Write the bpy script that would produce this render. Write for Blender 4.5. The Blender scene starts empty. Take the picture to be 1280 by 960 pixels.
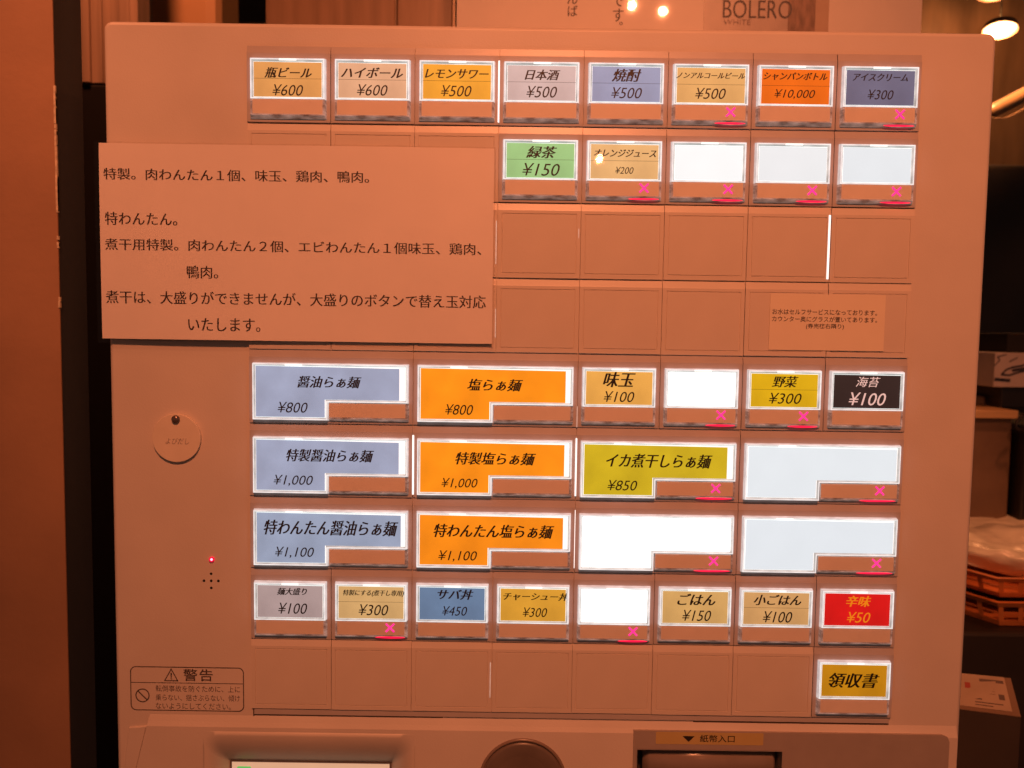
import bpy, bmesh, math, random
from mathutils import Vector, Matrix, noise
random.seed(7)
sc = bpy.context.scene
C = sc.collection

# ------------------------------------------------------------------ camera
Z0 = 1.25                                  # height of the middle of the key grid above the floor (m)
ROT = ((0.99989573, -0.01430613, 0.00196657),   # rows: camera right, down, forward in (x right, y down, z away)
       (0.01440589, 0.99764051, -0.06712592),
       (-0.00100162, 0.06714725, 0.99774257))
CAM = (-0.04419812, -0.0405749, -0.54359504)
FPX = 1000.0                               # focal length for a picture 1280 wide
def toW(v): return Vector((v[0], v[2], -v[1]))
cd = bpy.data.cameras.new('camera')
cam = bpy.data.objects.new('camera', cd)
C.objects.link(cam)
r_, d_, f_ = (toW(v) for v in ROT)
M = Matrix((r_, -d_, -f_)).transposed().to_4x4()
M.translation = toW(CAM) + Vector((0, 0, Z0))
cam.matrix_world = M
cd.sensor_width = 36.0
cd.lens = 36.0 * FPX / 1280.0
cd.clip_start = 0.02
cd.clip_end = 60
cd.dof.use_dof = True
cd.dof.focus_distance = 0.545
cd.dof.aperture_fstop = 9.0
sc.camera = cam

def at(px, py, Y=0.0):
    """point of the photograph (1280x960) on the vertical plane at distance Y behind the key plane -> world"""
    c = ((px - 640) / FPX, (py - 480) / FPX, 1.0)
    d = [sum(ROT[i][k] * c[i] for i in range(3)) for k in range(3)]
    s = (Y - CAM[2]) / d[2]
    return Vector((CAM[0] + s * d[0], Y, Z0 - (CAM[1] + s * d[1])))
def mm(px, py, dep=0.0):
    """same, as (x, z) in mm from the middle of the grid, dep mm in front of the key plane"""
    p = at(px, py, -dep / 1000)
    return p.x * 1000, (p.z - Z0) * 1000

# ------------------------------------------------------------------ world, lamps, exposure
w = bpy.data.worlds.new('World'); sc.world = w; w.use_nodes = True
bg = w.node_tree.nodes['Background']
bg.inputs[0].default_value = (1.0, 0.52, 0.38, 1)
bg.inputs[1].default_value = 0.10
WARM = (1.0, 0.280, 0.110)
def lamp(name, loc, power, radius, col=WARM, spot=None, aim=None):
    ld = bpy.data.lights.new(name, 'SPOT' if spot else 'POINT')
    ld.energy = power; ld.shadow_soft_size = radius; ld.color = col
    o = bpy.data.objects.new(name, ld); C.objects.link(o)
    o.location = (loc[0], loc[1], Z0 + loc[2])
    if spot:
        ld.spot_size = math.radians(spot); ld.spot_blend = 1.0
        o.rotation_euler = (Vector(aim) + Vector((0, 0, Z0)) - o.location).to_track_quat('-Z', 'Y').to_euler()
    return o
lamp('unseen_warm_light', (0.04, -1.22, 1.13), 94, 0.07, spot=50, aim=(.03, 0, .04))
lamp('unseen_warm_light', (0.215, -2.05, 0.59), 3.0, 0.010)
lamp('unseen_warm_light', (0.40, -2.05, 1.31), 46, 0.009, spot=25, aim=(.12, .31, .70))
lamp('unseen_warm_light', (0.52, -2.05, 1.29), 40, 0.009, spot=25, aim=(.20, .31, .70))
lamp('unseen_warm_light', (-0.50, 0.22, 1.30), 70, 0.04, spot=75, aim=(-.52, .75, .52))  # unseen spot added to brighten the slats, pillar and wall cabinet
lamp('unseen_warm_light', (0.78, -0.10, 1.20), 22, 0.04, spot=44, aim=(.72, .48, -.22))  # unseen spot put in to lift the shelf, baskets and sheet
lamp('unseen_warm_light', (-0.60, -0.35, 0.85), 23, 0.04, spot=36, aim=(-.47, .05, .34))  # extra spot out of view, added to brighten the left wall's top
sc.view_settings.view_transform = 'Standard'
sc.view_settings.look = 'None'
sc.view_settings.exposure = 0.08
sc.view_settings.gamma = 1.0
sc.render.engine = 'CYCLES'
sc.cycles.use_denoising = True
sc.cycles.max_bounces = 6
sc.cycles.sample_clamp_indirect = 3.0

# ------------------------------------------------------------------ materials
def L(r, g, b):
    return tuple(((c / 255) / 12.92 if c / 255 <= 0.04045 else ((c / 255 + 0.055) / 1.055) ** 2.4) for c in (r, g, b))
def mat(name, base, rough=0.5, var=0.06, scale=60.0, bump=0.0, bscale=900.0, emit=None, es=0.0, evar=0.0, metal=0.0, spec=0.5, stretch=(1, 1, 1), coat=0.0):
    m = bpy.data.materials.new(name); m.use_nodes = True
    nt = m.node_tree; b = nt.nodes['Principled BSDF']
    b.inputs['Roughness'].default_value = rough
    b.inputs['Metallic'].default_value = metal
    b.inputs['Specular IOR Level'].default_value = spec
    b.inputs['Coat Weight'].default_value = coat
    tc = nt.nodes.new('ShaderNodeTexCoord'); mp = nt.nodes.new('ShaderNodeMapping')
    mp.inputs['Scale'].default_value = stretch
    nt.links.new(tc.outputs['Object'], mp.inputs['Vector'])
    n = nt.nodes.new('ShaderNodeTexNoise'); n.inputs['Scale'].default_value = scale; n.inputs['Detail'].default_value = 5
    nt.links.new(mp.outputs[0], n.inputs['Vector'])
    def ramp(col, v):
        rp = nt.nodes.new('ShaderNodeValToRGB')
        rp.color_ramp.elements[0].position = 0.3; rp.color_ramp.elements[1].position = 0.7
        rp.color_ramp.elements[0].color = (*[c * (1 - v) for c in col], 1)
        rp.color_ramp.elements[1].color = (*[c * (1 + v) for c in col], 1)
        nt.links.new(n.outputs['Fac'], rp.inputs['Fac'])
        return rp.outputs['Color']
    nt.links.new(ramp(base, var), b.inputs['Base Color'])
    if emit is not None:
        nt.links.new(ramp(emit, evar), b.inputs['Emission Color'])
        b.inputs['Emission Strength'].default_value = es
    if bump:
        n2 = nt.nodes.new('ShaderNodeTexNoise'); n2.inputs['Scale'].default_value = bscale; n2.inputs['Detail'].default_value = 3
        nt.links.new(mp.outputs[0], n2.inputs['Vector'])
        bp = nt.nodes.new('ShaderNodeBump'); bp.inputs['Strength'].default_value = bump; bp.inputs['Distance'].default_value = 0.0005
        nt.links.new(n2.outputs['Fac'], bp.inputs['Height']); nt.links.new(bp.outputs[0], b.inputs['Normal'])
    return m
PANEL = mat('ivory_painted_panel', (.66, .585, .53), .42, .045, 18, .16, 900)
PLATE = mat('ivory_plastic_plate', (.665, .585, .52), .36, .035, 30, .14, 1000)
KEYPL = mat('ivory_key_plate', (.80, .72, .66), .4, .03, 60)
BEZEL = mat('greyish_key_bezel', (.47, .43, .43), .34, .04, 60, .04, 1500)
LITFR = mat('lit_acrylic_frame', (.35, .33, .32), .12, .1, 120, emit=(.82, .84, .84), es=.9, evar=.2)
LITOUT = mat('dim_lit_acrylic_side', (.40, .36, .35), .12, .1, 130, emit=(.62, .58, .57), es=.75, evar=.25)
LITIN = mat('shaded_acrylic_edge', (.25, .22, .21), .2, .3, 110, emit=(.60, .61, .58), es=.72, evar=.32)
RIMGLASS = None
LITTAB = mat('bright_acrylic_tab', (.6, .6, .6), .2, emit=(.93, 1.0, .97), es=1.0, evar=.03)
CLRIM = mat('clear_rim_painted_glow', (.36, .29, .26), .07, .35, 150, emit=(.36, .24, .20), es=.35, evar=.8, spec=.9, stretch=(1, 1, 4))  # uneven glow painted in for light carried along the acrylic
DARKLN = mat('dark_acrylic_bevel', (.085, .065, .06), .12, .5, 130, spec=.8, stretch=(1, 1, .2))
LEAK = mat('bright_light_gap', (.6, .6, .6), .4, emit=(1.0, .97, .93), es=1.15)
LEAKD = mat('dim_light_gap', (.6, .6, .6), .4, emit=(1.0, .8, .7), es=.28, evar=.3, scale=200)
PINK = mat('red_cross_lamp', (.3, .02, .05), .4, emit=L(255, 52, 148), es=1.2, evar=.03)
REDGL = mat('red_edge_glow', (.3, .02, .03), .3, emit=L(255, 14, 62), es=1.7, evar=.1)
REDDIM = mat('dim_red_edge_glow', (.12, .03, .03), .2, emit=L(190, 18, 50), es=.75, evar=.15)
INK = mat('dark_brown_ink', (.022, .014, .011), .5)
INKN = mat('black_print_on_notice', (.045, .028, .024), .5)
INK_SHADE = mat('grey_print_and_trim_shade', (.085, .06, .055), .5)
INKFAINT = mat('faint_grey_print', (.30, .24, .21), .5)
INKPINK = mat('pale_pink_print', (.3, .25, .24), .5, emit=L(225, 188, 178), es=.85)
INKYEL = mat('orange_yellow_print', (.3, .15, .02), .5, emit=L(238, 135, 20), es=.75)
PAPER = mat('white_paper', (.80, .73, .70), .45, .02, 30, .04, 500)
NOTEP = mat('cream_note_paper', (.78, .68, .55), .5, .02, 60)
BLACK = mat('black_plastic_and_shadow', (.012, .010, .009), .4)
CREASE = mat('card_seam', (.10, .06, .04), .6)

def glass(name, tint=(1, 1, 1), ior=1.45, rough=.03, bump=.0):
    m = bpy.data.materials.new(name); m.use_nodes = True; nt = m.node_tree
    nt.nodes.remove(nt.nodes['Principled BSDF'])
    out = nt.nodes['Material Output']
    mx = nt.nodes.new('ShaderNodeMixShader'); tr = nt.nodes.new('ShaderNodeBsdfTransparent'); gl = nt.nodes.new('ShaderNodeBsdfGlossy')
    lw = nt.nodes.new('ShaderNodeLayerWeight'); f0 = ((ior - 1) / (ior + 1)) ** 2      # Schlick reflectance, the same from both sides
    pw = nt.nodes.new('ShaderNodeMath'); pw.operation = 'POWER'; pw.inputs[1].default_value = 5
    fr = nt.nodes.new('ShaderNodeMath'); fr.operation = 'MULTIPLY_ADD'; fr.inputs[1].default_value = 1 - f0; fr.inputs[2].default_value = f0
    nt.links.new(lw.outputs['Facing'], pw.inputs[0]); nt.links.new(pw.outputs[0], fr.inputs[0])
    tr.inputs[0].default_value = (*tint, 1); gl.inputs['Roughness'].default_value = rough
    nt.links.new(fr.outputs[0], mx.inputs[0]); nt.links.new(tr.outputs[0], mx.inputs[1]); nt.links.new(gl.outputs[0], mx.inputs[2])
    if bump:
        tc = nt.nodes.new('ShaderNodeTexCoord'); n = nt.nodes.new('ShaderNodeTexNoise'); n.inputs['Scale'].default_value = 55
        bp = nt.nodes.new('ShaderNodeBump'); bp.inputs['Strength'].default_value = bump; bp.inputs['Distance'].default_value = .001
        nt.links.new(tc.outputs['Object'], n.inputs['Vector']); nt.links.new(n.outputs['Fac'], bp.inputs['Height'])
        nt.links.new(bp.outputs[0], gl.inputs['Normal'])
    nt.links.new(mx.outputs[0], out.inputs[0])
    return m
CLEAR = glass('clear_key_cover', (.995, .99, .985), 1.46, .02, .015)
FILM = glass('clear_laminate_film', (.93, .9, .88), 1.45, .10, .3)
BAG = mat('cloudy_plastic_bag', (.84, .84, .70), .3, .2, 22, .6, 60, spec=.6)

# ------------------------------------------------------------------ mesh helpers (mm, local: x right, d toward the viewer, z up)
WO = {}                                     # world origin of every parent
class MB:
    def __init__(s): s.bm = bmesh.new()
    def v(s, x, d, z): return s.bm.verts.new((x / 1000, -d / 1000, z / 1000))
    def face(s, pts):
        return s.bm.faces.new([s.v(*p) for p in pts])
    def box(s, x0, x1, d0, d1, z0, z1, bev=0, seg=2):
        t = bmesh.new()
        vs = [t.verts.new((x / 1000, -d / 1000, z / 1000)) for x in (x0, x1) for d in (d0, d1) for z in (z0, z1)]
        for q in ((0, 1, 3, 2), (4, 6, 7, 5), (0, 4, 5, 1), (2, 3, 7, 6), (0, 2, 6, 4), (1, 5, 7, 3)):
            t.faces.new([vs[i] for i in q])
        bmesh.ops.recalc_face_normals(t, faces=t.faces[:])
        if bev: bmesh.ops.bevel(t, geom=t.edges[:], offset=bev / 1000, segments=seg, affect='EDGES', profile=.5)
        s.merge(t); return s
    def prism(s, pts, d0, d1, bev=0, front_only=True, seg=2):
        """outline pts (x, z) counter-clockwise seen by the viewer, from depth d0 to d1 (d1 > d0 toward viewer)"""
        t = bmesh.new()
        a = [t.verts.new((x / 1000, -d0 / 1000, z / 1000)) for x, z in pts]
        b = [t.verts.new((x / 1000, -d1 / 1000, z / 1000)) for x, z in pts]
        n = len(pts)
        ff = t.faces.new(b); t.faces.new(a[::-1])
        for i in range(n): t.faces.new([a[i], a[(i + 1) % n], b[(i + 1) % n], b[i]])
        bmesh.ops.recalc_face_normals(t, faces=t.faces[:])
        if bev:
            ed = list(ff.edges)
            bmesh.ops.bevel(t, geom=ed, offset=bev / 1000, segments=seg, affect='EDGES', profile=.5)
        s.merge(t); return s
    def ring(s, prof_loops):
        """loops of equal length, skinned one to the next (open ends)"""
        rows = [[s.v(*p) for p in lp] for lp in prof_loops]
        for a, b in zip(rows, rows[1:]):
            n = len(a)
            for i in range(n): s.bm.faces.new([a[i], a[(i + 1) % n], b[(i + 1) % n], b[i]])
        return s
    def tube(s, pts, r, n=10, cap=True):
        P = [Vector(p) for p in pts]; rows = []
        for i, p in enumerate(P):
            t = (P[min(i + 1, len(P) - 1)] - P[max(i - 1, 0)]).normalized()
            u = t.orthogonal().normalized() if i == 0 else (u - t * u.dot(t)).normalized()
            k = t.cross(u); rr = r[i] if isinstance(r, (list, tuple)) else r
            rows.append([s.v(*(p + (u * math.cos(a) + k * math.sin(a)) * rr)) for a in (2 * math.pi * j / n for j in range(n))])
        for a, b in zip(rows, rows[1:]):
            for j in range(n): s.bm.faces.new([a[j], a[(j + 1) % n], b[(j + 1) % n], b[j]])
        if cap: s.bm.faces.new(rows[0][::-1]); s.bm.faces.new(rows[-1])
        return s
    def merge(s, t):
        me = bpy.data.meshes.new('t'); t.to_mesh(me); t.free(); s.bm.from_mesh(me); bpy.data.meshes.remove(me)
    def mesh(s, name, m, smooth=False):
        bmesh.ops.recalc_face_normals(s.bm, faces=s.bm.faces[:])
        me = bpy.data.meshes.new(name); s.bm.to_mesh(me); s.bm.free()
        me.materials.append(m)
        if smooth:
            for p in me.polygons: p.use_smooth = True
        return me
def put(name, me, parent=None, org=(0, 0, 0), label=None):
    """link mesh data as an object; org = its place in mm (x, d, z) relative to its parent"""
    o = bpy.data.objects.new(name, me); C.objects.link(o)
    o.location = (org[0] / 1000, -org[1] / 1000, org[2] / 1000)
    if parent: o.parent = parent
    if label: o['label'] = label
    return o
def tag(o, label, cat, group=None, kind=None):
    if label: o['label'] = label
    if cat: o['category'] = cat
    if group: o['group'] = group
    if kind: o['kind'] = kind
    return o
def thing(name, label, cat, loc, group=None):
    o = bpy.data.objects.new(name, None); C.objects.link(o); o.location = loc; o.empty_display_size = .02
    return tag(o, label, cat, group)
def rrect(x0, x1, z0, z1, r, n=6):
    out = []
    for cx, cz, a0 in ((x1 - r, z0 + r, -90), (x1 - r, z1 - r, 0), (x0 + r, z1 - r, 90), (x0 + r, z0 + r, 180)):
        for i in range(n + 1):
            a = math.radians(a0 + 90 * i / n); out.append((cx + r * math.cos(a), cz + r * math.sin(a)))
    return out
def disc(cx, cz, r, n=48): return [(cx + r * math.cos(2 * math.pi * i / n), cz + r * math.sin(2 * math.pi * i / n)) for i in range(n)]

# ------------------------------------------------------------------ lettering
TC = bpy.data.curves.new('lettering_source', 'FONT'); TO = bpy.data.objects.new('lettering_source', TC)
C.objects.link(TO); TC.resolution_u = 3
def glyphs(body, shear=0.0, offset=0.0, dil=0.0, space=1.0):
    """flat outline of a line of writing; dil thickens the upright strokes only (brush-like print)"""
    TC.body = body; TC.shear = shear; TC.offset = offset; TC.space_character = space
    bpy.context.view_layer.update()
    dg = bpy.context.evaluated_depsgraph_get()
    me = bpy.data.meshes.new_from_object(TO.evaluated_get(dg))
    vs = [v.co.copy() for v in me.vertices]; fs = [tuple(p.vertices) for p in me.polygons]
    bpy.data.meshes.remove(me)
    V, F = [], []
    for k, dx in enumerate((0.0,) if not dil else (-dil, 0.0, dil)):
        n0 = len(V)
        V += [(v.x + dx, v.y, k * .012) for v in vs]; F += [tuple(i + n0 for i in f) for f in fs]
    return V, F
def write(mb, body, x0, x1, z0, z1, d, **kw):
    """lay a line of writing so that its outline fills x0..x1, z0..z1 (mm) at depth d"""
    V, F = glyphs(body, **kw)
    ax, bx = min(v[0] for v in V), max(v[0] for v in V); ay, by = min(v[1] for v in V), max(v[1] for v in V)
    sx, sy = (x1 - x0) / (bx - ax), (z1 - z0) / (by - ay)
    vs = [mb.v(x0 + (v[0] - ax) * sx, d + v[2], z0 + (v[1] - ay) * sy) for v in V]
    for f in F:
        try: mb.bm.faces.new([vs[i] for i in f])
        except ValueError: pass
def wpx(mb, body, box, d, ox=0, oz=0, slope=.0078, **kw):
    """box = (left, top, right, bottom) measured on the photograph; ox, oz = origin of the mesh in mm"""
    l, t, r, b = box; h = max((b - t) - slope * (r - l), .55 * (b - t)); cy = (t + b) / 2; cx = (l + r) / 2
    xl = mm(l, cy, d)[0]; xr = mm(r, cy, d)[0]; zt = mm(cx, cy - h / 2, d)[1]; zb = mm(cx, cy + h / 2, d)[1]
    write(mb, body, xl - ox, xr - ox, zb - oz, zt - oz, d, **kw)
HEAD = dict(shear=.28, offset=.002, dil=.03)
PRICE = dict(shear=.26, offset=-.003, dil=.004)
MINCHO = dict(offset=-.006, dil=.02)

# ================================================================== THE MACHINE
T = thing('ticket_machine', 'ivory meal ticket machine with rows of lit menu buttons', 'ticket machine', (0, .15, 0))
def tm(x=0, d=0, z=0): return (x, d + 150, z + Z0 * 1000)     # grid coordinates -> local to the machine's empty
CB = MB().prism(rrect(-320, 274, -1248, 242, 6), -300, -24, 0)
t_ = MB().prism([(-320, -1248), (-252, -1248), (-252, -238), (158, -238), (158, -1248), (274, -1248)] + rrect(-320, 274, -300, 242, 6)[7:21], -24, -2, 3, seg=3)
CB.merge(t_.bm)
put('cabinet', CB.mesh('cabinet', PANEL, True), T, tm())
for p in bpy.data.meshes['cabinet'].polygons: p.use_smooth = len(p.vertices) == 4

PX, PZ = 56.0, 50.38
def cell(c, r): return (c - 4) * PX, (4.5 - r) * PZ            # top left corner of a cell

def key_body(wd, groove):
    """a grid module: lighter sloping ledge at the top, flat face, crisp lower edge over the next row"""
    m = MB(); g = .22; top = -5.0; bot = -50.0
    x0, x1 = g, wd - g
    m.face([(x0, -.85, -.3), (x1, -.85, -.3), (x1, .0, top + .5), (x0, .0, top + .5)])
    m.face([(x0, .0, top + .5), (x1, .0, top + .5), (x1, .12, top), (x0, .12, top)])
    if groove:
        a, b, c, e = x0 + 2.6, x1 - 2.6, top - 2.0, bot + 2.9
        o = [(x0, .12, top), (x1, .12, top), (x1, .12, bot), (x0, .12, bot)]
        def q(k, d): return [(a + k, d, c - k), (b - k, d, c - k), (b - k, d, e + k), (a + k, d, e + k)]
        m.ring([o, q(0, .12), q(.14, -.3), q(.44, -.3), q(.58, .12)])
        m.face(q(.58, .12))
    else:
        m.face([(x0, .12, top), (x1, .12, top), (x1, .12, bot), (x0, .12, bot)])
    m.face([(x0, .12, bot), (x1, .12, bot), (x1, -.15, bot - .25), (x0, -.15, bot - .25)])
    m.face([(x0, -.15, bot - .25), (x1, -.15, bot - .25), (x1, -4, bot - .25), (x0, -4, bot - .25)])
    for x in (x0, x1):
        m.face([(x, -.85, -.3), (x, 0, top + .5), (x, .12, top), (x, .12, bot), (x, -.15, bot - .25), (x, -4, bot - .25), (x, -4, -.3)])
    bmesh.ops.remove_doubles(m.bm, verts=m.bm.verts[:], dist=1e-6)
    return m
blank_me = key_body(PX, True).mesh('blank_plate', PLATE)
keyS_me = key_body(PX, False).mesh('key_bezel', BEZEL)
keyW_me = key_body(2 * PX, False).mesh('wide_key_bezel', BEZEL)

for c, r in [(c, 1) for c in range(3)] + [(c, 2) for c in range(8)] + [(c, 3) for c in range(8)] + [(c, 8) for c in range(7)]:
    x, z = cell(c, r)
    b = put('blank_plate', blank_me, T, tm(x + random.uniform(-.12, .12), random.uniform(-.1, .1), z + random.uniform(-.12, .12)))
    b.rotation_euler = (math.radians(random.uniform(-.25, .25)), 0, math.radians(random.uniform(-.2, .2)))

# ---- small key: outlines in mm from the cell's top left corner
FT = 3.3                                                        # depth of the clear key's front
def loop(x0, x1, z0, z1, d): return [(x0, d, z1), (x1, d, z1), (x1, d, z0), (x0, d, z0)]
DY = -1.2                                                        # the clear key sits this much lower than its bezel's middle
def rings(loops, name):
    """one mesh whose bands carry painted glow of unequal strength: outer side, front, inner edge"""
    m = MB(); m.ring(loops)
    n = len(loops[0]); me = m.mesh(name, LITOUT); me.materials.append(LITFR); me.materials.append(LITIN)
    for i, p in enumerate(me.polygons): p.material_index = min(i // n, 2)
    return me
def small_frames():
    def lp(i, d, b): return [(2.7 + i, d, -7.5 - i + DY), (53.3 - i, d, -7.5 - i + DY), (53.3 - i, d, b + DY), (2.7 + i, d, b + DY)]
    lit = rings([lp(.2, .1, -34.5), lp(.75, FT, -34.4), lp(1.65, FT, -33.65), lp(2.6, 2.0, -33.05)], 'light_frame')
    m = MB(); zt, zb, zc = -34.5 + DY, -45.0 + DY, -46.9 + DY    # clear side and foot of the key: one U-shaped rim
    A = [(2.7, .1, zt), (2.7, .1, zc), (53.3, .1, zc), (53.3, .1, zt)]
    B = [(3.5, FT, zt), (3.5, FT, zb), (52.5, FT, zb), (52.5, FT, zt)]
    D_ = [(4.7, FT, zt), (4.7, FT, zb + .75), (51.3, FT, zb + .75), (51.3, FT, zt)]
    for P, Q in ((A, B), (B, D_)):
        p = [m.v(*x) for x in P]; q = [m.v(*x) for x in Q]
        for i in range(3): m.bm.faces.new([p[i], p[i + 1], q[i + 1], q[i]])
    bmesh.ops.remove_doubles(m.bm, verts=m.bm.verts[:], dist=1e-6)
    rim = m.mesh('clear_rim', CLRIM)
    tab = MB().box(22.5, 34, FT - .6, FT + .1, -9.5 + DY, -8.35 + DY).mesh('frame_catch', LITTAB)
    plate = MB().box(4.75, 51.25, 1.8, FT - .2, -44.2 + DY, -34.45 + DY).mesh('button_plate', KEYPL)
    m = MB(); m.face([(3.6, FT + .25, -8.4 + DY), (52.4, FT + .25, -8.4 + DY), (52.4, FT + .25, -44.9 + DY), (3.6, FT + .25, -44.9 + DY)])
    cov = m.mesh('clear_cover', CLEAR)
    bl = MB().box(5.2, 50.8, 1.5, 1.9, -33.2 + DY, -10.0 + DY).mesh('light_box', LITTAB)
    return lit, rim, tab, plate, cov, bl
def wide_frames():
    W_ = 2 * PX
    def Lp(i, d):   # L outline inset by i
        return [(2.7 + i, d, -7.5 - i + DY), (W_ - 2.7 - i, d, -7.5 - i + DY), (W_ - 2.7 - i, d, -34.6 + i + DY), (54.8 - i, d, -34.6 + i + DY), (54.8 - i, d, -47.0 + i + DY), (2.7 + i, d, -47.0 + i + DY)]
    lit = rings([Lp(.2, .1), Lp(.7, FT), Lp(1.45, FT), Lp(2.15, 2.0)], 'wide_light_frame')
    x1 = W_ - 2.7; m = MB(); zt, zb, zc = -34.8 + DY, -45.0 + DY, -46.9 + DY
    A = [(55.0, .1, zc), (x1, .1, zc), (x1, .1, zt)]; B = [(55.0, FT, zb), (x1 - .8, FT, zb), (x1 - .8, FT, zt)]; D_ = [(55.0, FT, zb + .75), (x1 - 2, FT, zb + .75), (x1 - 2, FT, zt)]
    for P, Q in ((A, B), (B, D_)):
        p = [m.v(*x) for x in P]; q = [m.v(*x) for x in Q]
        for i in range(2): m.bm.faces.new([p[i], p[i + 1], q[i + 1], q[i]])
    bmesh.ops.remove_doubles(m.bm, verts=m.bm.verts[:], dist=1e-6)
    rim = m.mesh('wide_clear_rim', CLRIM)
    tab = MB().box(25.5, 37, FT - .6, FT + .1, -9.5 + DY, -8.3 + DY).mesh('wide_frame_catch', LITTAB)
    plate = MB().box(55.2, x1 - 2.05, 1.8, FT - .2, -44.2 + DY, -34.65 + DY).mesh('wide_button_plate', KEYPL)
    m = MB(); m.face([(3.6, FT + .25, -8.4 + DY), (W_ - 3.6, FT + .25, -8.4 + DY), (W_ - 3.6, FT + .25, -45.6 + DY), (3.6, FT + .25, -45.6 + DY)])
    cov = m.mesh('wide_clear_cover', CLEAR)
    bl = MB().prism([(5, -44.8 + DY), (52.6, -44.8 + DY), (52.6, -32.4 + DY), (W_ - 5, -32.4 + DY), (W_ - 5, -9.7 + DY), (5, -9.7 + DY)], 1.5, 1.9).mesh('wide_light_box', LITTAB)
    return lit, rim, tab, plate, cov, bl
SF, WF = small_frames(), wide_frames()
def seam_me(wd):
    return MB().box(5.4, wd - 5.4, 2.32, 2.36, -21.15 + DY, -20.98 + DY).mesh('card_seam', CREASE)
seamS = seam_me(PX)
def lens(x0, x1, zc, h, d):
    m = MB(); n = 14; up, dn = [], []
    for i in range(n + 1):
        t = i / n; k = math.sin(math.pi * t) ** .6 if 0 < t < 1 else 0.0
        up.append((x0 + (x1 - x0) * t, zc + h * .5 * k + .05)); dn.append((x0 + (x1 - x0) * t, zc - h * .5 * k - .05))
    return m.prism(dn + up[::-1], d - .3, d)
def cross(cx, cz, d):
    A, t = 4.1, .58; q = [(t, t), (t, A), (-t, A), (-t, t), (-A, t), (-A, -t), (-t, -t), (-t, -A), (t, -A), (t, -t), (A, -t), (A, t)]
    k = math.sqrt(.5)
    return MB().prism([(cx + (u - v) * k, cz + (u + v) * k) for u, v in q], d - .2, d)
crossS = cross(41.3, -38.9 + DY, FT + .02).mesh('sold_out_cross', PINK); crossW = cross(95.4, -38.9 + DY, FT + .02).mesh('sold_out_cross', PINK)
def glow_mesh(x0, x1):
    return lens(x0, x1, -46.1 + DY, .95, FT - .9).mesh('red_glow', REDGL)
glowS = glow_mesh(31, 51.5); glowW = glow_mesh(82, 107)

_lab = {}
def label_mat(rgb, es=.8):
    k = (rgb, es)
    if k not in _lab:
        e = L(*rgb)
        _lab[k] = mat('backlit_card', tuple(c * .04 if min(rgb) > 215 else c * .22 + .01 for c in e), .5, .05, 34, emit=e, es=es, evar=.02 if min(rgb) > 215 else .15, bump=.02)
    return _lab[k]
def button(c, r, rgb, name=None, nbox=None, price=None, pbox=None, wide=False, sold=False, seam=True, ink=INK, label=None, es=.88, gap=None, head=HEAD):
    x, z = cell(c, r); wd = 2 * PX if wide else PX
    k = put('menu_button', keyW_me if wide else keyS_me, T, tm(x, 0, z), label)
    lit, rim, tab, plate, cov, bl = WF if wide else SF
    for nm, me in (('light_frame', lit), ('clear_rim', rim), ('frame_catch', tab), ('button_plate', plate), ('light_box', bl)):
        put(nm, me, k)
    lx1 = wd - 5.5 - ((4.2 if gap is None else gap) if wide else 0)
    if wide:
        pts = [(5.3, -44.5 + DY), (52.2, -44.5 + DY), (52.2, -32.3 + DY), (lx1, -32.3 + DY), (lx1, -10.7 + DY), (5.3, -9.9 + DY)]
    else:
        pts = [(5.5, -32.85 + DY), (lx1, -32.85 + DY), (lx1, -10.5 + DY), (5.5, -10.3 + DY)]
    m = MB().prism(pts, 1.95, 2.25)
    put('label_card', m.mesh('label_card', label_mat(rgb, es)), k)
    if name:
        m = MB(); wpx(m, name, nbox, 2.4, x, z, **head)
        if price: wpx(m, price, pbox, 2.4, x, z, **PRICE)
        put('lettering', m.mesh('lettering', ink), k)
    if seam and not wide and name: put('card_seam', seamS, k)
    if sold:
        put('sold_out_cross', crossW if wide else crossS, k)
        put('red_glow', glowW if wide else glowS, k)
    put('clear_cover', cov, k)
    k.rotation_euler = (math.radians(random.uniform(-.15, .15)), 0, math.radians(random.uniform(-.15, .15)))
    return k
BRIGHT = (255, 255, 255)
button(0, 0, (216, 152, 84), '瓶ビール', (330.3, 84, 390, 97.8), '¥600', (340.5, 105.4, 379, 119.8), label='orange tan button priced ¥600')
button(1, 0, (217, 168, 130), 'ハイボール', (426, 84, 504, 97.8), '¥600', (446, 105.4, 484.6, 119.8), label='pale peach button priced ¥600')
button(2, 0, (232, 160, 48), 'レモンサワー', (531, 86, 611, 98.5), '¥500', (551, 106.4, 589.5, 120.8), label='amber button priced ¥500')
button(3, 0, (198, 178, 174), '日本酒', (655.8, 86.8, 700.5, 100.2), '¥500', (658, 107.4, 696.4, 122.2), label='lilac grey button priced ¥500')
button(4, 0, (142, 154, 184), '焼酎', (764.7, 86, 801.8, 102.3), '¥500', (764, 109, 802.5, 123.2), label='grey blue button priced ¥500')
button(5, 0, (218, 168, 102), 'ノンアルコールビール', (845.5, 90.2, 931.4, 98.5), '¥500', (869, 109.8, 907.3, 124), sold=True, label='sand button priced ¥500 with red sold out cross')
button(6, 0, (228, 104, 14), 'シャンパンボトル', (954.4, 90.2, 1034.5, 100.6), '¥10,000', (968, 111.5, 1019, 124), label='deep orange button priced ¥10,000')
button(7, 0, (103, 104, 128), 'アイスクリーム', (1066, 91.6, 1135, 101.6), '¥300', (1084.4, 112, 1117, 124.6), sold=True, seam=False, label='dim slate button priced ¥300')
button(3, 1, (148, 200, 132), '緑茶', (657.5, 182.5, 696.3, 198), '¥150', (652.9, 203.8, 699.8, 220), label='green button priced ¥150')
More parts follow.
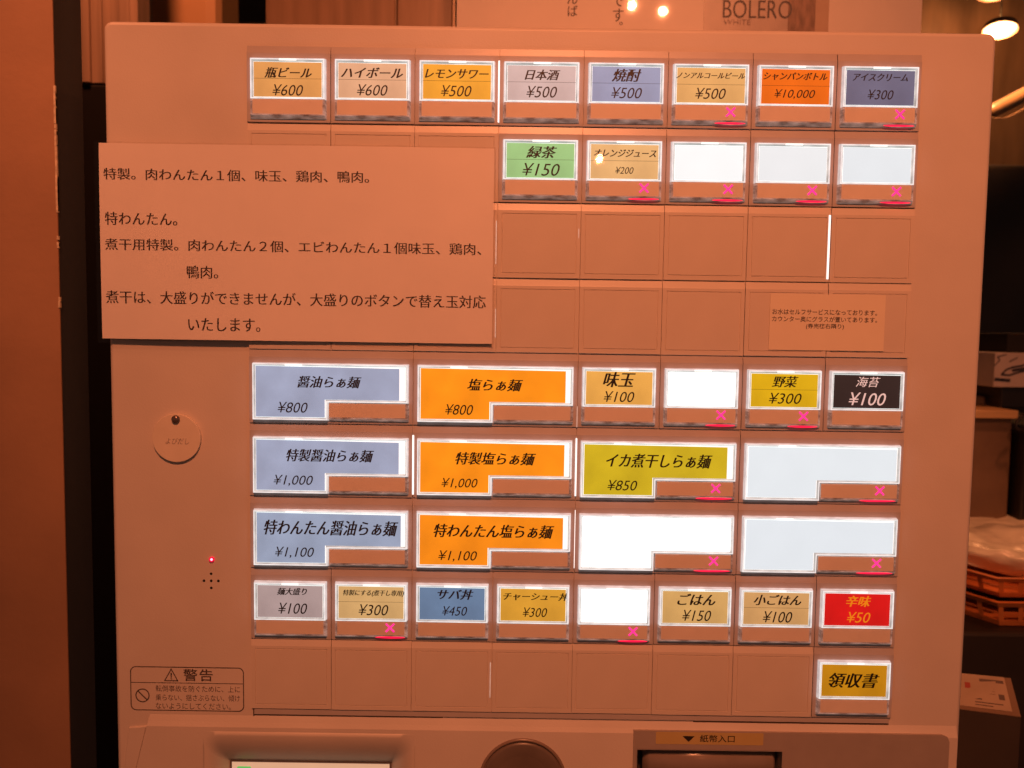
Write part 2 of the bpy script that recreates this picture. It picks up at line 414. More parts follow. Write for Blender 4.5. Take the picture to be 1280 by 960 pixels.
button(4, 1, (222, 178, 118), 'オレンジジュース', (742.3, 186.5, 820.7, 196.5), '¥200', (769, 208.5, 792, 217.4), sold=True, label='sand button priced ¥200')
button(5, 1, (248, 250, 250), sold=True, es=.98, label='blank bright white button')
button(6, 1, (246, 248, 250), sold=True, label='blank white button')
button(7, 1, (240, 245, 249), sold=True, label='blank white button')
SHOYU, SHIO = (157, 168, 195), (252, 148, 22)
button(0, 4, SHOYU, '醤油らぁ麺', (371.6, 470, 452, 485.3), '¥800', (347, 502.3, 384.7, 516), wide=True, gap=3.6, label='wide grey blue button priced ¥800')
button(2, 4, SHIO, '塩らぁ麺', (584, 473.5, 653.8, 489.2), '¥800', (556.3, 505.3, 591.4, 518.7), wide=True, gap=2.8, label='wide orange button priced ¥800')
button(4, 4, (228, 168, 78), '味玉', (753.6, 465, 794.6, 484.3), '¥100', (754.6, 489, 793, 502.8), seam=False, label='amber button priced ¥100')
button(5, 4, BRIGHT, sold=True, es=2.2, label='blank glaring white button')
button(6, 4, (216, 172, 18), '野菜', (965, 470, 998, 484.3), '¥300', (961, 491, 1002, 505), sold=True, label='mustard yellow button priced ¥300')
button(7, 4, (44, 34, 33), '海苔', (1070, 471, 1100.6, 484), '¥100', (1061, 490.6, 1107.5, 507), ink=INKPINK, seam=False, head=dict(shear=.28, offset=-.004, dil=.012), label='black button with pale pink writing priced ¥100')
button(0, 5, SHOYU, '特製醤油らぁ麺', (357.5, 561.4, 467.7, 577.8), '¥1,000', (342, 593.5, 391.3, 608), wide=True, gap=3.8, label='wide grey blue button priced ¥1,000')
button(2, 5, SHIO, '特製塩らぁ麺', (569, 565.3, 670, 581.7), '¥1,000', (551.7, 597.5, 597, 611.3), wide=True, gap=2.8, label='wide orange button priced ¥1,000')
button(4, 5, (204, 178, 32), 'イカ煮干しらぁ麺', (757.7, 567, 890.7, 585.5), '¥850', (759.3, 600, 796.6, 613.3), wide=True, sold=True, gap=3.6, label='wide mustard button priced ¥850')
button(6, 5, (240, 246, 251), wide=True, sold=True, gap=0, label='wide blank white button')
button(0, 6, (151, 166, 192), '特わんたん醤油らぁ麺', (329.6, 650, 498, 670), '¥1,100', (343.7, 683.4, 392.6, 698), wide=True, gap=2.2, label='wide grey blue button priced ¥1,100')
button(2, 6, (246, 142, 22), '特わんたん塩らぁ麺', (541.9, 655, 692.8, 673), '¥1,100', (547.8, 688, 596.3, 702.5), wide=True, gap=2.8, label='wide orange button priced ¥1,100')
button(4, 6, BRIGHT, wide=True, sold=True, gap=0, es=2.2, label='wide blank glaring white button')
button(6, 6, (238, 244, 250), wide=True, sold=True, gap=0, label='wide blank white button')
button(0, 7, (172, 152, 150), '麺大盛り', (346, 734.7, 383.7, 743.9), '¥100', (347.6, 753.4, 384, 767.5), seam=False, label='mauve grey button priced ¥100')
button(1, 7, (208, 168, 110), '特製にする(煮干し専用)', (428.6, 737.3, 505, 746.2), '¥300', (448, 755.4, 485.4, 769.5), sold=True, label='sand button priced ¥300')
button(2, 7, (102, 128, 160), 'サバ丼', (546.7, 736.7, 592, 749.8), '¥450', (552.6, 757.7, 584, 769.8), seam=False, label='blue button priced ¥450')
button(3, 7, (214, 156, 52), 'チャーシュー丼', (629, 740.6, 710.8, 751), '¥300', (653.3, 759.3, 684, 771.4), seam=False, label='amber button priced ¥300')
button(4, 7, BRIGHT, sold=True, es=2.2, label='blank glaring white button')
button(5, 7, (208, 164, 98), 'ごはん', (846.7, 742, 894.7, 756.7), '¥150', (852.7, 762.4, 889, 776.5), seam=False, label='sand button priced ¥150')
button(6, 7, (204, 156, 98), '小ごはん', (942, 743.2, 1002, 757), '¥100', (953.5, 764, 990.4, 778.5), label='sand button priced ¥100')
button(7, 7, (212, 22, 22), '辛味', (1057.6, 744.6, 1089, 758.7), '¥50', (1058.6, 765, 1088, 778.5), ink=INKYEL, seam=False, label='red button with orange writing priced ¥50')
button(7, 8, (190, 128, 16), '領収書', (1035.6, 841, 1099.4, 860), seam=False, label='mustard receipt button')

# ---- light leaking between modules
def leak(px, y0, y1, wmm, m):
    x, zt = mm(px, y0); _, zb = mm(px, y1)
    put('light_gap', MB().box(-wmm / 2, wmm / 2, -1, .35, -(zt - zb) / 2, (zt - zb) / 2).mesh('light_gap', m), T, tm(x, 0, (zt + zb) / 2))
leak(624, 76, 153, .95, LEAK)
leak(516.6, 544, 618, 1.2, LEAK)
leak(720.6, 548, 620, 1.0, LEAK)
leak(718.5, 638, 710, .9, LEAK)
leak(1037.3, 269, 349, 1.3, LEAK)
leak(620.5, 276, 330, .5, LEAKD)
leak(723.5, 286, 330, .45, LEAKD)
leak(619.5, 386, 422, .4, LEAKD)
leak(721.6, 508, 534, .5, LEAKD)
leak(613, 828, 872, .45, LEAKD)

# ---- trim under the grid
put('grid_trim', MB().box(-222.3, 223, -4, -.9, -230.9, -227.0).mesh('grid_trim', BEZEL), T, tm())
put('trim_shade', MB().box(-222.6, -90, -3, -1.6, -232.0, -230.95).box(86, 223.2, -3, -1.6, -232.3, -230.95).box(-223.2, -222.35, -3, -1.0, -232.0, -227.1).mesh('trim_shade', INK_SHADE), T, tm())  # dark strips painted as the shade below and beside the trim

# ---- status lamp, speaker holes
x, z = mm(265, 699, -2)
put('status_lamp', MB().prism(disc(0, 0, 1.9, 24), -1.5, .2, .5).mesh('status_lamp', mat('red_status_lamp', (.4, .02, .03), .3, emit=L(235, 14, 58), es=.8)), T, tm(x, -.8, z))
put('lamp_core', MB().prism(disc(.2, .2, .85, 16), -.2, .5, .2).mesh('lamp_core', mat('bright_lamp_core', (.5, .2, .3), .3, emit=L(255, 190, 225), es=1.6)), bpy.data.objects['status_lamp'])
m = MB()
for dx, dz in ((0, 0), (-5, 0), (5, 0), (0, 5), (0, -5)): m.prism(disc(dx, dz, .95, 14), -1, .06)
x, z = mm(264, 726, -2)
put('speaker_holes', m.mesh('speaker_holes', BLACK), T, tm(x, -2, z))

# ---- printed warning
x0, zt = mm(162.5, 832.5, -2); x1, zb = mm(305.3, 889.8, -2)
def outline(mb, pts, pts2, d):
    a = [mb.v(x, d, z) for x, z in pts]; b = [mb.v(x, d, z) for x, z in pts2]; n = len(a)
    for i in range(n): mb.bm.faces.new([a[i], a[(i + 1) % n], b[(i + 1) % n], b[i]])
D = -1.93
m = MB(); outline(m, rrect(x0, x1, zb, zt, 4), rrect(x0 + .7, x1 - .7, zb + .7, zt - .7, 3.4), D)
zd = mm(230, 853.8, -2)[1]; m.face([(x0 + .7, D, zd - .25), (x1 - .7, D, zd - .25), (x1 - .7, D, zd + .25), (x0 + .7, D, zd + .25)])
WP = put('warning_print', m.mesh('warning_print', INK_SHADE), T, tm(), 'grey outlined warning printed on the cabinet')
m = MB(); a = mm(204.8, 851.4, -2); b = mm(223.3, 851.4, -2); t = mm(214, 835, -2)
tri = [(a[0], a[1]), (b[0], a[1]), (t[0], t[1])]; cx, cz = sum(p[0] for p in tri) / 3, sum(p[1] for p in tri) / 3
outline(m, tri, [(cx + (p[0] - cx) * .76, cz + (p[1] - cz) * .76) for p in tri], D)
m.prism([(cx - .35, cz - .6), (cx + .35, cz - .6), (cx + .6, cz + 2.9), (cx - .6, cz + 2.9)], D - .05, D); m.prism(disc(cx, cz - 1.5, .5, 12), D - .05, D)
put('warning_triangle', m.mesh('warning_triangle', INK_SHADE), WP)
m = MB(); cx, cz = mm(178.2, 869.2, -2); outline(m, disc(cx, cz, 5.0), disc(cx, cz, 4.2), D)
m.prism([(cx - 3.5, cz + 2.9), (cx + 2.9, cz - 3.5), (cx + 3.5, cz - 2.9), (cx - 2.9, cz + 3.5)], D - .05, D)
put('prohibition_sign', m.mesh('prohibition_sign', INK_SHADE), WP)
m = MB(); wpx(m, '警告', (229, 836.2, 266, 851.7), D, offset=.012, space=1.15)
wpx(m, '転倒事故を防ぐために、上に', (194.6, 856.8, 300, 865.6), D); wpx(m, '乗らない、揺さぶらない、傾け', (194.6, 868, 300, 876.8), D)
wpx(m, 'ないようにしてください。', (194.6, 878.6, 288.5, 887.2), D)
put('lettering', m.mesh('lettering', INK_SHADE), WP)

# ---- lower panel with the display, lever and note slot
m = MB(); F_ = .6
xs = [-297.5, -248, -119, 271]; 
zt, zr, zbm = -240.0, -243.0, -345
sx0, szt = mm(795.5, 935.5, 1); sx1, _ = mm(978.5, 937, 1)
hx0, hx1 = -258, -109
m.face([(-297.5, F_, zt), (271, F_, zt), (271, F_, zr), (hx1, F_, zr), (hx0, F_, zr), (-298.2, F_, zr)])
m.face([(-298.2, F_, zr), (hx0, F_, zr), (hx0, F_, zbm), (-309.5, F_, zbm), (-309, F_, -300), (-305.5, F_, -272)])
m.face([(hx1, F_, zr), (sx0, F_, zr), (sx0, F_, zbm), (hx1, F_, zbm)]); m.face([(sx0, F_, zr), (sx1, F_, zr), (sx1, F_, szt), (sx0, F_, szt)]); m.face([(sx1, F_, zr), (271, F_, zr), (271, F_, zbm), (sx1, F_, zbm)])
m.face([(-309.5, F_, zbm), (271, F_, zbm), (271, F_, -420), (-310, F_, -420)])
m.face([(-297.5, F_, zt), (271, F_, zt), (271, -.6, zt + 3.2), (-296.9, -.6, zt + 3.2)]); m.face([(-296.9, -.6, zt + 3.2), (271, -.6, zt + 3.2), (271, -1.97, zt + 7.5), (-296, -1.97, zt + 7.5)])
L_ = [(-297.5, zt), (-298.2, zr), (-305.5, -272), (-309, -300), (-309.5, zbm), (-310, -420)]
for a, b in zip(L_, L_[1:]): m.face([(a[0], F_, a[1]), (b[0], F_, b[1]), (b[0] - .2, -2.6, b[1]), (a[0] - .2, -2.6, a[1])])
m.face([(271, F_, zt), (271.5, -2.6, zt), (271.5, -2.6, -420), (271, F_, -420)])
# funnel round the display
s = (543.6 + 16) / 543.6
ix0, izt = mm(290, 951.5, -16); ix1, _ = mm(487, 955, -16)
fo, fi = [(hx0, zr), (hx1, zr), (hx1, zbm), (hx0, zbm)], [(ix0 - 1.5, izt + 1.2), (ix1 + 1.5, izt + 1.2), (ix1 + 1.5, zbm + 14), (ix0 - 1.5, zbm + 14)]
fn = MB()                                  # softly curved funnel down to the display
def floop(t):
    c_ = [(a_[0] + (b_[0] - a_[0]) * t, a_[1] + (b_[1] - a_[1]) * t) for a_, b_ in zip(fo, fi)]; r9 = 1 + 9 * (1 - t)
    return [(x_, F_ - 16.6 * t ** 1.9, z_) for x_, z_ in rrect(c_[0][0], c_[1][0], c_[2][1], c_[0][1], r9, 5)]
sq = [[(min(max(x_, hx0), hx1), F_ - .02, min(max(z_, zbm), zr)) for x_, z_ in rrect(hx0 , hx1, zbm, zr, .05, 5)]]
fn.ring(sq + [floop(i / 9) for i in range(10)])
LP = put('lower_panel', m.mesh('lower_panel', PANEL), T, tm())
put('display_funnel', fn.mesh('display_funnel', PANEL, True), LP)
m = MB(); rl = [(-310.5, zt - 2), (-313.5, -262), (-316, -300), (-316.5, -420)]
out = [(-310.5, zt - 2), (-298.3, zt - 1)] + [(-299.0, zr), (-306.2, -272), (-309.8, -300), (-310.8, -420)] + rl[:0:-1]
m.prism(out[::-1], -3, -.7, .5)
put('side_ridge', m.mesh('side_ridge', PANEL), LP)
m = MB(); m.ring([loop(ix0 - 1.5, ix1 + 1.5, zbm + 14, izt + 1.2, -15.9), loop(ix0, ix1, zbm + 15, izt, -15.7)])
m.box(ix0 - .6, ix1 + .4, -16.2, -15.2, izt + .1, izt + 1.0)
put('display_bezel', m.mesh('display_bezel', mat('grey_display_bezel', (.16, .13, .12), .35)), LP)
put('display_screen', MB().box(ix0, ix1, -18, -15.8, zbm + 15, izt).mesh('display_screen', mat('lit_cream_screen', (.3, .27, .24), .3, emit=L(226, 178, 142), es=.72, evar=.03)), LP)
gx0, gz = mm(296.5, 957.6, -16); gx1, _ = mm(314, 958, -16)
put('screen_symbol', MB().prism(rrect(gx0, gx1, gz - 7, gz, 1), -15.9, -15.6).mesh('screen_symbol', mat('green_screen_symbol', (.1, .3, .1), .4, emit=L(92, 190, 96), es=.8)), LP)
# round coin lever
kx, kz = mm(653.3, 976, 1); kr = mm(653.3, 923, 1)[1] - kz
m = MB(); n = 64
def circ(r, d): return [(kx + r * math.cos(2 * math.pi * i / n), d, kz + r * math.sin(2 * math.pi * i / n)) for i in range(n)]
m.ring([circ(kr, F_ + .02), circ(kr - .6, F_ + 1.2), circ(kr - 1.7, F_ + 1.3), circ(kr - 2.2, F_ + .1), circ(kr - 3.2, F_ + .05)])
K = put('coin_lever', m.mesh('coin_lever', mat('dark_brown_ring', (.22, .16, .13), .35), True), LP)
m = MB(); m.ring([circ(kr - 2.9, F_ + .05), circ(kr - 3.1, F_ + .8), circ(kr - 4.8, F_ + 1.4), circ(kr * .6, F_ + .8)]); m.face(circ(kr * .6, F_ + .8))
put('lever_disc', m.mesh('lever_disc', mat('brown_lever_disc', (.155, .12, .10), .33, .12, 50), True), K)
# note slot
bx0, bzt = mm(792, 911.5, 1); bx1, _ = mm(1187, 918, 1); bzt = -237.6
sx0, szt = mm(795.5, 935.5, 1); sx1, _ = mm(978.5, 937, 1)
BZ = mat('brown_grey_slot_plate', (.355, .30, .275), .45, .05, 60, .08, 1200)
m = MB()
d1 = F_ + .9
rr = rrect(bx0, bx1, -420, bzt, 6)
m.face([(bx0, d1, bzt), (bx1 - 5, d1, bzt), (bx1 - 1.5, d1, bzt - 1.5), (bx1, d1, bzt - 5), (bx1, d1, szt), (sx1, d1, szt), (sx0, d1, szt), (bx0, d1, szt)])
m.face([(sx1, d1, szt), (bx1, d1, szt), (bx1, d1, -420), (sx1, d1, -420)])
m.face([(bx0, d1, szt), (sx0, d1, szt), (sx0, d1, -420), (bx0, d1, -420)])
for a, b in (((bx0, bzt), (bx1 - 5, bzt)), ((bx1 - 5, bzt), (bx1 - 1.5, bzt - 1.5)), ((bx1 - 1.5, bzt - 1.5), (bx1, bzt - 5)), ((bx1, bzt - 5), (bx1, -420)), ((bx0, bzt), (bx0, -420)),
             ):
    m.face([(a[0], d1, a[1]), (b[0], d1, b[1]), (b[0], -2.5, b[1]), (a[0], -2.5, a[1])])
for a, b in (((sx0, szt), (sx1, szt)), ((sx0, szt), (sx0, -420)), ((sx1, szt), (sx1, -420))):
    m.face([(a[0], d1, a[1]), (b[0], d1, b[1]), (b[0], -18, b[1]), (a[0], -18, a[1])])
S = put('bill_slot', m.mesh('bill_slot', BZ), LP)
m = MB(); e = .55
for q in ([(sx0, szt), (sx1, szt), (sx1 - e, szt - e), (sx0 + e, szt - e)], [(sx0, szt), (sx0 + e, szt - e), (sx0 + e, -300), (sx0, -300)], [(sx1, szt), (sx1, -300), (sx1 - e, -300), (sx1 - e, szt - e)]):
    m.face([(x, d1 + .15, z) for x, z in q])
put('slot_trim', m.mesh('slot_trim', mat('worn_metal_trim', (.42, .36, .33), .3, metal=.3)), S)
m = MB(); m.box(sx0, sx1, -19, -18, -420, szt)
put('slot_back', m.mesh('slot_back', mat('dark_slot_inside', (.06, .045, .04), .5)), S)
m = MB(); rows = []
for i in range(9):
    a = math.radians(-10 + 16 * i); rows.append((5.5 * math.sin(a), szt - 14 + 10.5 * math.cos(a)))
xa, xb = sx0 + 10, sx1 - 6
pr = [[(xa - (4 if j == 0 else 0), -1 + p[0] - (2 if j == 0 else 0), p[1]) for p in rows] for j in (0, 1)]
L0 = [m.v(xa - 4, p[0] * .5 - 11, p[1] - 1) for p in rows]; L1 = [m.v(xa, p[0] * 1.5 - 9, p[1]) for p in rows]; L2 = [m.v(xb, p[0] * 1.5 - 9, p[1]) for p in rows]; L3 = [m.v(xb + 4, p[0] * .5 - 11, p[1] - 1) for p in rows]
for A, B in ((L0, L1), (L1, L2), (L2, L3)):
    for i in range(len(A) - 1): m.bm.faces.new([A[i], A[i + 1], B[i + 1], B[i]])
put('slot_roller', m.mesh('slot_roller', mat('brown_glossy_lip', (.24, .19, .165), .22, .08, 60), True), S)
yx0, yz1 = mm(820, 915.5, 1.6); yx1, yz0 = mm(954, 931, 1.6); yz1 = mm(887, 915.8, 1.6)[1]; yz0 = mm(887, 930.8, 1.6)[1]
Y_ = put('slot_sticker', MB().prism(rrect(yx0, yx1, yz0, yz1, .8), d1 - .1, d1 + .12).mesh('slot_sticker', mat('yellow_sticker', (.52, .39, .16), .45, .04, 60)), S, label='small yellow sticker above the note slot')
m = MB(); wpx(m, '紙幣入口', (874.9, 918.6, 918.4, 928.2), d1 + .2, offset=.01)
a = mm(853, 920, 1.7); b = mm(868.4, 920, 1.7); c_ = mm(860.8, 927.4, 1.7)
m.face([(a[0], d1 + .2, a[1]), (c_[0], d1 + .2, c_[1]), (b[0], d1 + .2, a[1])])
m2 = m.mesh('lettering', INK); put('lettering', m2, Y_)

# ================================================================== THINGS ON THE MACHINE
def sheet(x0, x1, z0, z1, d, nx, nz, f):
    m = MB(); g = [[m.v(x0 + (x1 - x0) * i / nx, d + f(i / nx, j / nz), z0 + (z1 - z0) * j / nz) for i in range(nx + 1)] for j in range(nz + 1)]
    for j in range(nz):
        for i in range(nx): m.bm.faces.new([g[j][i], g[j][i + 1], g[j + 1][i + 1], g[j + 1][i]])
    return m
def wave(u, v): return .35 * math.sin(11 * u - 5 * v) * v * (1 - v) + .9 * math.sin(3.0 * u + .6) * (1 - .5 * v) + .5 * math.sin(7 * u + 3 * v) + .6 * (1 - v) * u
nx0, nz1 = mm(119.5, 180, 5); nx1, nz0 = mm(616.5, 426.5, 5)
nx0 = (mm(119.5, 180, 5)[0] + mm(126, 424, 5)[0]) / 2 + .2; nx1 = (mm(616, 182, 5)[0] + mm(616.5, 429, 5)[0]) / 2
nz1 = mm(368, 180.7, 5)[1]; nz0 = mm(368, 426.5, 5)[1]
ncx, ncz = (nx0 + nx1) / 2, (nz0 + nz1) / 2
N = thing('paper_notice', 'large laminated paper notice with six lines of black writing', 'notice', (ncx / 1000, -.0009, Z0 + ncz / 1000))
hw, hh = (nx1 - nx0) / 2, (nz1 - nz0) / 2
put('paper', sheet(-hw, hw, -hh, hh, 1, 40, 20, wave).mesh('paper', PAPER, True), N)
m = sheet(-hw - 3.2, hw + 1.2, -hh - 3.0, hh + 1.0, .75, 40, 20, lambda u, v: wave(u, v))
me = m.mesh('laminate_edge', FILM, True); put('laminate_film', me, N)
put('laminate_gloss', sheet(-hw, hw, -hh, hh, 1.35, 40, 20, wave).mesh('laminate_gloss', glass('laminate_gloss', (1, 1, 1), 1.35, .22, .4), True), N)
m = MB(); lines = [('特製。肉わんたん１個、味玉、鶏肉、鴨肉。', (127, 209.8, 460.6, 226.9)), ('特わんたん。', (129, 264.3, 219.7, 281.3)),
    ('煮干用特製。肉わんたん２個、エビわんたん１個味玉、鶏肉、', (129, 298.8, 601.6, 317)), ('鴨肉。', (231.9, 331.7, 271.3, 348)),
    ('煮干は、大盛りができませんが、大盛りのボタンで替え玉対応', (130.3, 364.2, 607.3, 384)), ('いたします。', (233.9, 397.5, 324.5, 414.6))]
for s_, b_ in lines: wpx(m, s_, b_, 5, ncx, ncz, **MINCHO)
for v in m.bm.verts:
    x_, z_ = v.co.x * 1000, v.co.z * 1000
    v.co.y = -(1.12 + wave((x_ + hw) / (2 * hw), (z_ + hh) / (2 * hh)) - (v.co.y * 1000 + 5)) / 1000
put('lettering', m.mesh('lettering', INKN), N)

qx0, qz1 = mm(962.5, 367.5, 1); qx1, qz0 = mm(1106, 438.5, 1)
qx0 = mm(962, 402, 1)[0]; qx1 = mm(1106, 403, 1)[0]; qz1 = mm(1034, 368, 1)[1]; qz0 = mm(1034, 438.2, 1)[1]
qc = ((qx0 + qx1) / 2, (qz0 + qz1) / 2)
Q = thing('small_note', 'small cream paper note with three tiny lines of writing', 'note', (qc[0] / 1000, -.0006, Z0 + qc[1] / 1000))
put('paper', MB().box(qx0 - qc[0], qx1 - qc[0], 0, .25, qz0 - qc[1], qz1 - qc[1]).mesh('paper', NOTEP), Q)
m = MB()
for s_, b_ in (('お水はセルフサービスになっております。', (965.5, 386.2, 1096.6, 394.4)), ('カウンター奥にグラスが置いてあります。', (965, 395.2, 1096.6, 403.3)), ('(券売機右隣り)', (1007.5, 404.4, 1055, 412))):
    wpx(m, s_, b_, 1, qc[0], qc[1], offset=.008)
for v in m.bm.verts: v.co.y += (1 - .32) / 1000
put('lettering', m.mesh('lettering', INKN), Q)

tx, tz = mm(219.8, 547.8, 1)
G = thing('round_tag', 'round cream tag pinned to the left of the cabinet', 'tag', (tx / 1000, .0005, Z0 + tz / 1000))
put('tag_disc', MB().prism(disc(0, 0, 16.6, 64), -1.2, .9, .3).mesh('tag_disc', mat('cream_tag', (.73, .64, .54), .5, .05, 60)), G)
px_, pz_ = mm(218.8, 524.3, 2); px_ -= tx; pz_ -= tz
m = MB(); n = 24; cc = lambda r, d: [(px_ + r * math.cos(2 * math.pi * i / n), d, pz_ + r * math.sin(2 * math.pi * i / n)) for i in range(n)]
m.ring([cc(2.6, .8), cc(2.9, 1.6), cc(2.5, 2.6), cc(1.4, 3.2), cc(.1, 3.35)])
put('pin', m.mesh('pin', mat('dark_metal_pin', (.20, .16, .15), .25, .2, 300, metal=.6), True), G)
m = MB(); wpx(m, 'よびだし', (206.6, 547.6, 235.9, 555.6), 1, tx, tz, shear=.25)
for v in m.bm.verts: v.co.y += .0
put('lettering', m.mesh('lettering', INKFAINT), G)

# ================================================================== SURROUNDINGS
def quad3(m, a, b, c, d): m.bm.faces.new([m.bm.verts.new(p) for p in (a, b, c, d)])
def wbox(m, x0, x1, y0, y1, z0, z1, bev=0): m.box(x0 * 1000, x1 * 1000, -y1 * 1000, -y0 * 1000, z0 * 1000, z1 * 1000, bev * 1000); return m
fl = put('floor', wbox(MB(), -3, 3.5, -3.5, 3.2, -.1, 0).mesh('floor', mat('dark_floor', (.06, .045, .035), .5, .2, 4))); fl['kind'] = 'structure'
ce = put('ceiling', wbox(MB(), -3, 3.5, -3.5, 3.2, 2.6, 2.7).mesh('ceiling', mat('dark_ceiling', (.05, .035, .03), .8, .2, 4))); ce['kind'] = 'structure'
# left: plastered wall end, black post
x1 = at(66, 200, .03).x; 
m = MB(); wbox(m, -1.6, at(70, 480, .05).x + .004, .05, .0512, .002, 2.598)
lw = put('plaster_wall', None or m.mesh('plaster_wall', mat('tan_plaster', (.33, .185, .108), .6, .10, 14, .35, 160)))
tag(lw, 'tan plaster wall on the left with chipped pale edge', 'wall')
m = MB(); xe = at(78, 480, .05).x
for i in range(26):
    z = at(70, random.choice((118, 130, 150, 170, 190, 205, 222, 240, 260, 300, 345, 380, 480)) + random.uniform(-8, 8), .05).z
    h = random.uniform(.003, .02) if z > at(70, 270, .05).z else random.uniform(.001, .004)
    xx = at(70, 480, .05).x + .004
    m.box((xx - .0006) * 1000, (xx + .0009) * 1000, -50 - 1, -50 + .3 + random.random() * .5, (z - h / 2) * 1000, (z + h / 2) * 1000)
ch = put('chipped_edge', m.mesh('chipped_edge', mat('pale_bare_plaster', (.55, .45, .33), .8, .3, 300)), lw)
m = MB(); xp0 = at(60, 480, .12).x; xp1 = at(112, 480, .12).x
wbox(m, -1.6, at(70, 480, .05).x + .0035, .0516, .090, .002, 2.598, .001)
tag(put('post', m.mesh('post', mat('black_stained_wood', (.024, .032, .042), .55, .3, 20, .2, 200, stretch=(1, 1, .1)))), 'black upright post between the plaster wall and the machine', 'post')
# behind, left of centre: strip panel, orange wall, cabinet doors
bw = put('rear_wall', wbox(MB(), -3, 3.5, 3.0, 3.1, .002, 2.598).mesh('rear_wall', mat('brown_plaster', (.30, .19, .10), .7, .15, 3, .2, 40)))
tag(bw, 'dim brown wall at the far end of the room', 'wall')
def span(px0, px1, Y): return at(px0, 20, Y).x, at(px1, 20, Y).x
a, b = span(98, 182, .62)
m = MB(); 
k = a
for wd_ in (.014, .011, .016, .012, .013, .015, .012): wbox(m, k, k + wd_ - .0006, .60 + random.uniform(0, .006), .64, at(110, 108, .62).z, 2.598, .001); k += wd_
tag(put('slat_panel', m.mesh('slat_panel', mat('brown_wood_slats', (.36, .25, .18), .45, .25, 12, stretch=(6, 6, .3)))), 'narrow brown wooden strips rising behind the machine corner', 'wood panel')
m = MB(); wbox(m, a, k, .605, .64, .3, at(110, 110, .62).z, .002)  # black block added where the gap simply falls into shadow
tag(put('gap_shadow_block', m.mesh('gap_shadow_block', BLACK)), 'black block in place of the shadow in the gap left of the machine', 'shadow block')
a, b = span(176, 272, .80)
m = MB(); wbox(m, a, b, .80, .92, .002, 2.598, .02)
tag(put('orange_pillar', m.mesh('orange_pillar', mat('warm_orange_paint', (.36, .21, .10), .5, .05, 10))), 'orange painted pillar behind the top left of the machine', 'pillar')
a, b = span(332, 570, .42); mid = at(495, 20, .42).x
W3 = thing('wall_cabinet', 'brown wooden cabinet with two doors above the machine', 'cabinet', ((a + b) / 2, .5, 1.0))
def rel(me_mb, root):
    for v in me_mb.bm.verts: v.co -= root.location
    return me_mb
wood = mat('brown_lacquered_wood', (.40, .25, .16), .35, .22, 9, stretch=(8, 8, .5))
m = MB(); wbox(m, a, b, .45, .62, 1.0, 2.598, .001); put('carcass', rel(m, W3).mesh('carcass', BLACK), W3)
for p, q in ((a, mid - .0012), (mid + .0012, b - .004)):
    m = MB(); wbox(m, p, q, .42, .447, 1.0, 2.59, .0015); put('door', rel(m, W3).mesh('door', wood), W3)
m = MB(); wbox(m, mid - .0006, mid + .0006, .418, .44, 1.0, 2.59); put('door_edge', rel(m, W3).mesh('door_edge', mat('pale_edge_strip', (.45, .34, .25), .3, metal=.4)), W3)
m = MB(); wbox(m, b - .0035, b - .0005, .415, .44, 1.0, 2.59); put('door_edge', rel(m, W3).mesh('door_edge', mat('pale_edge_strip', (.45, .34, .25), .3, metal=.4)), W3)
# menu board leaning on the wall above the machine
PY = .31
a, b = at(571, 20, PY).x, at(1152, 20, PY).x
zb_ = Z0 + .236
Pt = thing('wall_poster', 'white laminated poster with upright black writing above the machine', 'poster', ((a + b) / 2, PY, zb_))
m = MB(); wbox(m, a, b, PY, PY + .003, zb_, zb_ + .42); put('paper', rel(m, Pt).mesh('paper', mat('poster_paper', (.84, .76, .70), .022, .03, 20)), Pt)
def poster_text(items, matl, name='lettering', **kw):
    m = MB()
    for s_, bx in items:
        l, t_, r_, b2 = bx; p0 = at(l, b2, PY); p1 = at(r_, t_, PY)
        write(m, s_, p0.x * 1000, p1.x * 1000, p0.z * 1000, p1.z * 1000, -PY * 1000 + kw.get('lift', .3), **{k_: v_ for k_, v_ in kw.items() if k_ != 'lift'})
    put(name, rel(m, Pt).mesh(name, matl), Pt)
poster_text([('ん', (709, -8, 722, 5)), ('ば', (709.5, 7, 722, 20.5)), ('で', (766, -5, 779, 8)), ('す', (766, 11, 779.5, 27)), ('。', (774, 27.5, 778.5, 31.5))], INKN, **MINCHO)
a2, b2 = at(880, 10, PY).x, at(1019, 10, PY).x
m = MB(); wbox(m, a2, b2, PY - .0008, PY - .0002, zb_, zb_ + .2)
Bc = put('wine_picture', rel(m, Pt).mesh('wine_picture', mat('greyish_wine_picture', (.46, .38, .34), .3, .12, 30)), Pt, label='grey wine picture with BOLERO lettering')
m = MB(); wbox(m, at(985, 10, PY).x, b2, PY - .0012, PY - .0009, zb_, zb_ + .2); put('picture_edge', rel(m, Pt).mesh('picture_edge', mat('brown_picture_edge', (.25, .16, .12), .35, .4, 60, stretch=(3, 3, 1))), Pt)  # darker brown strip down the right side of the picture
poster_text([('BOLERO', (903, 1.5, 990, 22.5))], mat('slate_picture_print', (.10, .085, .085), .5), lift=1.5, offset=-.014, dil=.012)
poster_text([('WHITE', (904, 25, 938, 31))], mat('slate_picture_print', (.28, .22, .20), .5), lift=1.5, offset=-.012)
a3, b3 = at(1018, 10, PY).x, at(1120, 10, PY).x
m = MB(); wbox(m, a3, at(1036, 10, PY).x, PY - .0008, PY - .0002, zb_, zb_ + .2); put('poster_fold', rel(m, Pt).mesh('poster_fold', mat('tan_poster_edge', (.50, .36, .27), .4)), Pt)

